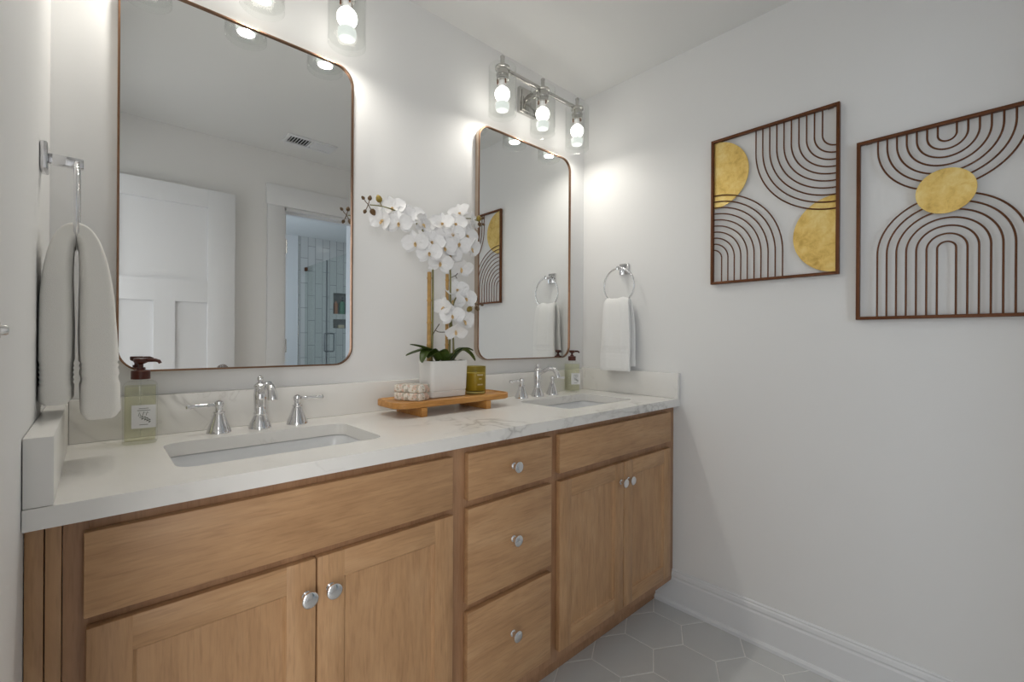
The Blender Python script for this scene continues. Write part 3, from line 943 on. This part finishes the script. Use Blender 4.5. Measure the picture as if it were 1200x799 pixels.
Y0, Y1, Z0, Z1 = -0.098, 0.3375, 1.222, 1.805
art_frame(a2, Y0, Y1, Z0, Z1)
yc = 0.1215
disc(a2, arc(yc + 0.003, 1.598, 0.0665, 0, 360, 56)[:-1], AX - 0.0045)
for k in range(7):
    r = 0.0205 + k * 0.0235
    rod(a2, [(yc + r, Z0 + 0.006), (yc + r, 1.36)] + arc(yc, 1.428, r, 0, 180, 40) + [(yc - r, 1.36), (yc - r, Z0 + 0.006)])
    rod(a2, [(yc + r, Z1 - 0.006), (yc + r, 1.785)] + arc(yc, 1.767, r, 0, -180, 40) + [(yc - r, 1.785), (yc - r, Z1 - 0.006)])

# ------------------------------------------------------------------ tray and what stands on it
TZ = 0.945
tx0, tx1, ty0, ty1 = 0.690, 1.172, 1.268, 1.438
tray = thing('wooden_tray', 'raised bamboo tray on two feet between the sinks', 'tray', (0.93, 1.353, 0.9002))
spec = [(-0.006, 0.9285, 0.040), (0.0, 0.9315, 0.045), (0.0, 0.9485, 0.045), (-0.0015, 0.950, 0.044), (-0.006, 0.950, 0.040), (-0.0085, 0.946, 0.038), (-0.011, 0.945, 0.036)]
MB().loft([[(x, y, z) for x, y in rrect(tx0 - g, ty0 - g, tx1 + g, ty1 + g, r, 8)] for g, z, r in spec]).build('board', 'bamboo', tray, smooth=40)
for x in (0.773, 1.040):
    MB().box(x, 1.264, 0.9002, x + 0.021, 1.430, 0.929, 0.0015).build('foot', 'bamboo', tray)

# soap bars in patterned paper, one on the other
ang = math.atan2(0.026, 0.053)
sc_ = Vector((0.788, 1.299, 0)) + Vector((0.0265, 0.013, 0)) + Vector((-0.023, 0.047, 0))
for k, lb in ((0, 'patterned paper wrapped soap bar on the tray, lower of two'), (1, 'patterned paper wrapped soap bar on the tray, upper of two')):
    o = MB().box(-0.031, -0.052, 0.0, 0.031, 0.052, 0.0265, 0.0055, 3).build('soap_bar', 'soap', smooth=40)
    o.location = (sc_.x + (0.001 if k else 0), sc_.y, TZ + 0.0002 + k * 0.0268); o.rotation_euler = (0, 0, ang - (0.03 if k else 0))
    tag(o, lb, 'soap', 'wrapped soaps on the tray')

# candle
cc = (1.073, 1.372, TZ + 0.0002)
cn = thing('candle', 'olive green glass candle jar at the right end of the tray', 'candle', cc)
MB().lathe([(0, 0), (0.0375, 0), (0.0395, 0.003), (0.0395, 0.102), (0.0385, 0.1035), (0.0370, 0.103), (0.0370, 0.012), (0.0, 0.012)], n=40, cap=False).build('glass_jar', 'olive_glass', cn, smooth=40, world=False)
MB().lathe([(0, 0.0125), (0.0366, 0.0125), (0.0366, 0.078), (0.030, 0.0765), (0, 0.0765)], n=40, cap=False).build('wax', 'wax', cn, smooth=40, world=False)
MB().lathe([(0.0012, 0.0765), (0.0012, 0.088)], n=8).build('wick', 'wick', cn, world=False)
MB().lathe([(0, 0.0022), (0.0365, 0.0022), (0.0365, 0.0095), (0, 0.0095)], n=40, cap=False).build('glass_foot', 'ceramic', cn, smooth=40, world=False)
pr = MB()
for z, ws in ((0.070, [0.004, 0.003, 0.004, 0.0035, 0.003]), (0.0555, [0.002, 0.003, 0.0025]), (0.034, [0.003, 0.003, 0.0035, 0.003, 0.0025])):
    a = math.radians(-118) - sum(ws) / 0.0397 / 2 - len(ws) * 0.02 + 0.33
    for wd in ws:
        b = a + wd / 0.0397
        pr.loft([[(0.0397 * math.cos(q), 0.0397 * math.sin(q), z), (0.0401 * math.cos(q), 0.0401 * math.sin(q), z), (0.0401 * math.cos(q), 0.0401 * math.sin(q), z + 0.0045), (0.0397 * math.cos(q), 0.0397 * math.sin(q), z + 0.0045)] for q in (a, (a + b) / 2, b)])
        a = b + 0.04
pr.build('print', 'print', cn, world=False)

# ------------------------------------------------------------------ orchid
PX0, PX1, PY0, PY1 = 0.856, 1.010, 1.338, 1.425
orc = thing('potted_orchid', 'white orchid with three flowering stems in a square white pot', 'plant', (0.933, 1.382, TZ + 0.0002))
mb = MB()
pot_spec = [(-0.006, 0.0, 0.012), (-0.002, 0.002, 0.014), (-0.001, 0.020, 0.014), (-0.003, 0.0215, 0.013), (-0.003, 0.0235, 0.013), (0.0, 0.025, 0.014), (0.003, 0.126, 0.015), (0.002, 0.1285, 0.015), (-0.003, 0.1285, 0.012), (-0.004, 0.126, 0.012), (-0.005, 0.112, 0.012)]
mb.loft([[(x, y, TZ + 0.0002 + z) for x, y in rrect(PX0 - g, PY0 - g, PX1 + g, PY1 + g, r, 6)] for g, z, r in pot_spec])
mb.build('pot', 'pot', orc, smooth=40)
mb = MB()
rnd = random.Random(4)
mb.loft([[(x, y, TZ + z) for x, y in rrect(PX0 - g, PY0 - g, PX1 + g, PY1 + g, 0.01, 5)] for g, z in ((-0.007, 0.1125), (-0.007, 0.119), (-0.02, 0.122))])
for k in range(60):
    mb.sphere((rnd.uniform(PX0 + 0.014, PX1 - 0.014), rnd.uniform(PY0 + 0.014, PY1 - 0.014), TZ + rnd.uniform(0.117, 0.125)), rnd.uniform(0.005, 0.010), (1.3, 1, 0.6), 8, 5)
mb.build('moss', 'moss', orc, smooth=60)


def crom(pts, n=8):
    P = [Vector(p) for p in pts]; out = []
    for i in range(len(P) - 1):
        p0, p1, p2, p3 = P[max(i - 1, 0)], P[i], P[i + 1], P[min(i + 2, len(P) - 1)]
        for k in range(n):
            u = k / n
            out.append(0.5 * ((2 * p1) + (p2 - p0) * u + (2 * p0 - 5 * p1 + 4 * p2 - p3) * u * u + (3 * p1 - p0 - 3 * p2 + p3) * u ** 3))
    out.append(P[-1])
    return out


# bamboo stakes
for x, y, z1, r in ((0.874, 1.385, 1.388, 0.0072), (0.950, 1.385, 1.388, 0.0060)):
    prof = []
    z = TZ + 0.11
    while z < z1:
        prof += [(r, z), (r, min(z + 0.070, z1))]
        if z + 0.075 < z1:
            prof += [(r * 1.18, z + 0.073), (r * 1.18, z + 0.076)]
        z += 0.079
    MB().lathe(prof + [(r * 0.6, z1)], (x, y, 0), 14).build('stake', 'stick', orc, smooth=40)
# stems
stemA = crom([(0.886, 1.385, 1.06), (0.885, 1.380, 1.20), (0.884, 1.378, 1.36), (0.878, 1.375, 1.44), (0.850, 1.374, 1.515), (0.795, 1.376, 1.560), (0.735, 1.380, 1.578), (0.690, 1.383, 1.583), (0.650, 1.385, 1.580)])
MB().tube(stemA, [0.0042 - 0.0026 * i / len(stemA) for i in range(len(stemA))], 8).build('stem', 'stem', orc, smooth=60)
stemB = crom([(0.958, 1.380, 1.06), (0.958, 1.377, 1.20), (0.957, 1.375, 1.36), (0.955, 1.374, 1.45), (0.965, 1.374, 1.535), (1.000, 1.374, 1.590), (1.045, 1.375, 1.607), (1.090, 1.375, 1.604)])
MB().tube(stemB, [0.0040 - 0.0024 * i / len(stemB) for i in range(len(stemB))], 8).build('stem', 'stem', orc, smooth=60)
stemC = crom([(0.976, 1.378, 1.06), (0.972, 1.376, 1.15), (0.962, 1.374, 1.22), (0.972, 1.371, 1.29), (1.000, 1.368, 1.318), (1.035, 1.364, 1.306), (1.062, 1.360, 1.285)])
MB().tube(stemC, [0.0038 - 0.0022 * i / len(stemC) for i in range(len(stemC))], 8).build('stem', 'stem', orc, smooth=60)
# a bare twig on the left stem
tw = crom([(0.884, 1.378, 1.165), (0.896, 1.376, 1.185), (0.910, 1.374, 1.205)])
MB().tube(tw, 0.0017, 7).tube(crom([(0.893, 1.376, 1.183), (0.908, 1.374, 1.176), (0.935, 1.372, 1.176)]), 0.0014, 7).build('twig', 'twig', orc, smooth=60)
MB().tube([(0.957, 1.37, 1.375), (0.970, 1.36, 1.383), (0.978, 1.358, 1.392)], 0.0013, 6).tube([(0.968, 1.36, 1.382), (0.974, 1.358, 1.372)], 0.0012, 6).build('twig', 'twig', orc, smooth=60)


def petal_loops(L, W, cup, curl, prof, nu=9, nv=7, th=0.0007):
    """closed thin petal growing along +y from the origin, facing +z"""
    def P(u, v, side):
        y = L * u
        hw = W / 2 * prof(u)
        x = hw * v
        z = cup * (v * v) * hw / (W / 2) - curl * u * u * L + 0.0012 * math.sin(v * 7 + u * 9)
        return (x, y, z + side * th * (1 - 0.8 * abs(v)))
    loops = []
    for i in range(nu + 1):
        u = i / nu
        loops.append([P(u, -1 + 2 * k / nv, 1) for k in range(nv + 1)] + [P(u, 1 - 2 * k / nv, -1) for k in range(1, nv)])
    return loops


def round_prof(u):
    return max(0.12, (math.sin(PI * min(1, u * 0.93 + 0.07)) ** 0.55)) if u < 0.999 else 0.12


def oval_prof(u):
    return max(0.10, math.sin(PI * (u * 0.9 + 0.08)) ** 0.8) if u < 0.999 else 0.08


def make_flower(open_=1.0, seed=0):
    rn = random.Random(seed)
    mb = MB()
    for ang_, L, W, cup, pf in ((0, 0.044, 0.030, 0.004, oval_prof), (125, 0.043, 0.028, 0.004, oval_prof), (-125, 0.043, 0.028, 0.004, oval_prof), (72, 0.047, 0.054, 0.006, round_prof), (-72, 0.047, 0.054, 0.006, round_prof)):
        tilt = (1 - open_) * 1.0 + rn.uniform(-0.1, 0.14)
        mm = Matrix.Rotation(math.radians(ang_ + rn.uniform(-6, 6)), 4, 'Z') @ Matrix.Translation((0, 0.003, 0.0015 if abs(ang_) == 72 else -0.001)) @ Matrix.Rotation(tilt, 4, 'X')
        mb.loft(petal_loops(L, W, cup, rn.uniform(-0.05, 0.16), pf), mat=mm)
    return mb


def make_lip():
    mb = MB()
    mb.sphere((0, 0.002, 0.006), 0.0045, (0.8, 0.9, 1.3), 10, 7)
    mb.loft(petal_loops(0.020, 0.013, 0.006, -0.25, oval_prof, 6, 5, 0.0008), mat=Matrix.Translation((0, 0, 0.004)) @ Matrix.Rotation(PI, 4, 'Z') @ Matrix.Rotation(0.45, 4, 'X'))
    for s in (-1, 1):
        mb.loft(petal_loops(0.012, 0.010, 0.004, -0.3, oval_prof, 5, 5, 0.0008), mat=Matrix.Translation((0, 0, 0.003)) @ Matrix.Rotation(s * 1.75, 4, 'Z') @ Matrix.Rotation(0.8, 4, 'X'))
    return mb


kinds = []
for op, sd in ((1.0, 1), (0.85, 2), (0.55, 3)):
    f0 = make_flower(op, sd).build('flower', 'petal', orc, smooth=60, world=False)
    l0 = make_lip().build('lip', 'lip', f0, smooth=60, world=False); l0.scale = (0.8, 0.8, 0.8); l0['label'] = 'yellow and pink orchid lip'
    kinds.append(f0)
first = [True, True, True]
FL = [  # x, y, z, azimuth the flower faces (degrees from -y towards -x), pitch, roll, kind
    (0.733, 1.390, 1.584, 40, 8, 10, 1), (0.692, 1.375, 1.534, 62, -8, -20, 2), (0.736, 1.352, 1.529, 38, -12, 0, 0), (0.806, 1.392, 1.570, 20, 14, 15, 1),
    (0.835, 1.372, 1.545, -25, 4, -12, 1), (0.803, 1.362, 1.476, 35, -16, 8, 0), (0.883, 1.385, 1.519, 26, 10, -6, 0), (0.848, 1.345, 1.445, 34, -4, 4, 0), (0.900, 1.358, 1.420, 24, -22, -10, 1),
    (0.954, 1.358, 1.529, 30, 4, 6, 0), (0.942, 1.394, 1.512, 12, 6, 20, 1), (0.973, 1.345, 1.495, 26, -6, -14, 0), (1.004, 1.382, 1.616, 55, 30, 16, 2),
    (1.052, 1.378, 1.598, -40, 14, -20, 2), (1.030, 1.352, 1.487, -34, -12, 10, 2), (0.996, 1.365, 1.412, 10, -36, 0, 1), (0.958, 1.376, 1.452, 40, -10, 12, 0), (1.040, 1.385, 1.550, -28, 0, -8, 1),
    (0.945, 1.345, 1.234, 30, -6, 6, 0), (1.014, 1.360, 1.300, 10, 6, 0, 1), (0.925, 1.368, 1.262, 60, 8, -14, 2), (0.999, 1.350, 1.217, -6, -14, 10, 1), (0.955, 1.338, 1.180, 22, -32, 0, 2), (0.976, 1.372, 1.570, 30, 20, 8, 1), (1.022, 1.366, 1.535, 8, 4, -8, 0), (0.925, 1.366, 1.476, 30, -6, 12, 1), (0.868, 1.360, 1.487, 30, 8, -12, 1), (0.768, 1.372, 1.556, 34, -4, 18, 1), (0.906, 1.355, 1.555, 30, 26, 0, 2), (0.985, 1.372, 1.330, 30, 20, 8, 1), (0.972, 1.380, 1.290, 34, 0, -10, 0),
]
base = Vector(orc.location)
for i, (x, y, z, az, pt, rl, kd) in enumerate(FL):
    f = kinds[kd] if first[kd] else copy_tree(kinds[kd], orc)
    first[kd] = False
    # local +z -> facing direction, local +y -> up
    m3 = Matrix.Rotation(math.radians(-az), 4, 'Z') @ Matrix.Rotation(math.radians(90 - pt), 4, 'X') @ Matrix.Rotation(math.radians(rl), 4, 'Z')
    s = 1.0 - 0.10 * random.random()
    f.matrix_basis = Matrix.Translation(Vector((x, y, z)) - base) @ m3 @ Matrix.Diagonal((s, s, s, 1))

BUDS = [(0.628, 1.385, 1.597, 0.0055, 1), (0.650, 1.385, 1.601, 0.0070, 1), (0.681, 1.383, 1.604, 0.0105, 0), (0.634, 1.385, 1.556, 0.0060, 1), (0.660, 1.385, 1.560, 0.0095, 1),
        (1.087, 1.375, 1.614, 0.0100, 0), (1.106, 1.375, 1.620, 0.006, 1), (1.091, 1.375, 1.594, 0.0075, 1), (1.110, 1.375, 1.597, 0.0055, 1),
        (1.061, 1.360, 1.302, 0.0100, 1), (1.033, 1.358, 1.264, 0.0105, 0), (1.069, 1.358, 1.268, 0.0085, 1), (1.094, 1.360, 1.283, 0.0055, 1)]
JOIN = [(0.645, 1.385, 1.580), (1.086, 1.375, 1.604), (1.060, 1.360, 1.286)]
for i, (x, y, z, r, dk) in enumerate(BUDS):
    j = Vector(JOIN[0 if i < 5 else (1 if i < 9 else 2)])
    if i == 2:
        j = Vector((0.690, 1.383, 1.583))
    c = Vector((x, y, z)); d = (c - j).normalized()
    q = Vector((0, 0, 1)).rotation_difference(d).to_matrix().to_4x4()
    mb = MB()
    mb.lathe([(0, -r * 1.1), (r * 0.75, -r * 0.7), (r, 0), (r * 0.75, r * 0.75), (r * 0.3, r * 1.3), (0, r * 1.4)], n=14, mat=Matrix.Translation(c) @ q)
    mb.tube([j, (j + c) / 2 + Vector((0, 0, -0.002)), c - d * r * 0.9], 0.0014, 6)
    b = mb.build('bud', 'bud_dark' if dk else 'bud', orc, smooth=60)


def strap_leaf(pts, W, mat='leaf', up=Vector((0, 0, 1))):
    P = crom(pts, 6); m = len(P); loops = []
    for i, p in enumerate(P):
        t = (P[min(i + 1, m - 1)] - P[max(i - 1, 0)]).normalized()
        s = t.cross(up).normalized(); nrm = s.cross(t)
        u = i / (m - 1)
        hw = W / 2 * max(0.08, (math.sin(PI * min(1, 0.18 + u * 0.82)) ** 0.6))
        row = [(-1, 0.35), (-0.5, 0.1), (0, 0), (0.5, 0.1), (1, 0.35)]
        top = [p + s * hw * a + nrm * (hw * b + 0.0012) for a, b in row]
        bot = [p + s * hw * a + nrm * (hw * b - 0.0012) for a, b in reversed(row[1:-1])]
        loops.append(top + bot)
    MB().loft(loops).build('leaf', mat, orc, smooth=60)


strap_leaf([(0.905, 1.378, 1.075), (0.870, 1.370, 1.105), (0.830, 1.366, 1.122), (0.786, 1.362, 1.132)], 0.030)
strap_leaf([(0.905, 1.372, 1.075), (0.865, 1.358, 1.108), (0.836, 1.345, 1.100), (0.818, 1.338, 1.070)], 0.046)
strap_leaf([(0.910, 1.388, 1.070), (0.870, 1.380, 1.112), (0.820, 1.378, 1.106), (0.778, 1.376, 1.094)], 0.026)
strap_leaf([(0.925, 1.366, 1.072), (0.900, 1.352, 1.105), (0.868, 1.342, 1.100), (0.838, 1.335, 1.085)], 0.052)
strap_leaf([(0.940, 1.374, 1.072), (0.935, 1.350, 1.098), (0.920, 1.338, 1.086)], 0.042)
strap_leaf([(0.955, 1.374, 1.070), (0.985, 1.368, 1.108), (1.020, 1.364, 1.116), (1.052, 1.360, 1.108)], 0.024)
strap_leaf([(0.965, 1.372, 1.070), (1.000, 1.364, 1.108), (1.032, 1.360, 1.098), (1.058, 1.356, 1.070)], 0.036)

# ------------------------------------------------------------------ soap dispensers


def soap_bottle(x, y, rot, label, lab_rot=0.0, spout=0.0):
    t = thing('soap_dispenser', label, 'soap dispenser', (x, y, 0.9002), rot, group='clear soap dispensers')
    hw = 0.032
    gs = [(-0.003, 0, 0.006), (0, 0.003, 0.008), (0, 0.136, 0.008), (-0.003, 0.142, 0.007), (-0.010, 0.1465, 0.012), (-0.0175, 0.148, 0.0130), (-0.0185, 0.1505, 0.0130)]
    MB().loft([[(a, b, z) for a, b in rrect(-hw - g, -hw - g, hw + g, hw + g, r, 5)] for g, z, r in gs], (True, True)).build('bottle', 'bottle_glass', t, smooth=40, world=False)
    ls = [(-0.0045, 0.008, 0.006), (-0.0035, 0.010, 0.007), (-0.0035, 0.134, 0.007), (-0.0035, 0.1345, 0.007)]
    MB().loft([[(a, b, z) for a, b in rrect(-hw - g, -hw - g, hw + g, hw + g, r, 5)] for g, z, r in ls]).build('liquid', 'liquid', t, smooth=40, world=False)
    MB().lathe([(0.0018, 0.015), (0.0018, 0.150)], n=8).build('dip_tube', 'clear', t, world=False)
    lab = MB().box(-0.015, -hw - 0.0008, 0.038, 0.030, -hw - 0.0002, 0.092).build('label', 'label', t, world=False)
    mk = MB()
    yk = -hw - 0.0010
    cx = 0.0075
    for z, wds in ((0.084, 0.018), (0.0795, 0.024), (0.046, 0.016)):
        mk.box(cx - wds / 2, yk, z - 0.0006, cx + wds / 2, yk + 0.0003, z + 0.0006)
    mk.tube([(cx - 0.010, yk, 0.066), (cx - 0.008, yk, 0.0755), (cx - 0.0055, yk, 0.066)], 0.0006, 5)
    mk.tube([(cx - 0.002, yk, 0.068), (cx, yk, 0.076), (cx + 0.003, yk, 0.074)], 0.0006, 5).tube([(cx + 0.004, yk, 0.067), (cx + 0.006, yk, 0.0755), (cx + 0.009, yk, 0.073)], 0.0006, 5)
    mk.tube([(cx - 0.008, yk, 0.064), (cx + 0.002, yk, 0.060), (cx + 0.012, yk, 0.052)], 0.0007, 5)
    for q, (dx, dz) in enumerate(((-0.004, 0.0625), (0.001, 0.0605), (0.005, 0.058), (0.009, 0.0545))):
        for s in (-1, 1):
            mk.sphere((cx + dx + 0.0015, yk, dz + s * 0.0028), 0.0022, (1.2, 0.15, 0.55), 8, 5, Matrix.Rotation(s * 0.6, 4, 'Y'))
    mk.build('print', 'ink', lab, world=False)
    # pump: collar, stem, head with spout
    MB().lathe([(0.0165, 0.1505), (0.0185, 0.1510), (0.0185, 0.1700), (0.0170, 0.1715), (0.0085, 0.1730), (0.0085, 0.1780)], n=28).build('collar', 'pump', t, smooth=40, world=False)
    pm_ = MB().lathe([(0.0050, 0.1780), (0.0050, 0.1860), (0.0125, 0.1900), (0.0140, 0.1920), (0.0140, 0.1990), (0.0125, 0.2005), (0, 0.2005)], n=24)
    pm_.tube([(0.010 * math.cos(spout), 0.010 * math.sin(spout), 0.1955), (0.030 * math.cos(spout), 0.030 * math.sin(spout), 0.1955), (0.037 * math.cos(spout), 0.037 * math.sin(spout), 0.1930), (0.0395 * math.cos(spout), 0.0395 * math.sin(spout), 0.1880)],
             [0.0045, 0.0042, 0.004, 0.0036], 10)
    pm_.build('pump_head', 'pump', t, smooth=40, world=False)
    return t


soap_bottle(0.083, 1.400, math.radians(-6), 'clear yellow soap dispenser with brown pump left of the left sink', spout=math.radians(-20))
soap_bottle(1.706, 1.425, math.radians(-30), 'clear yellow soap dispenser with brown pump in the right corner of the worktop', spout=math.radians(10))
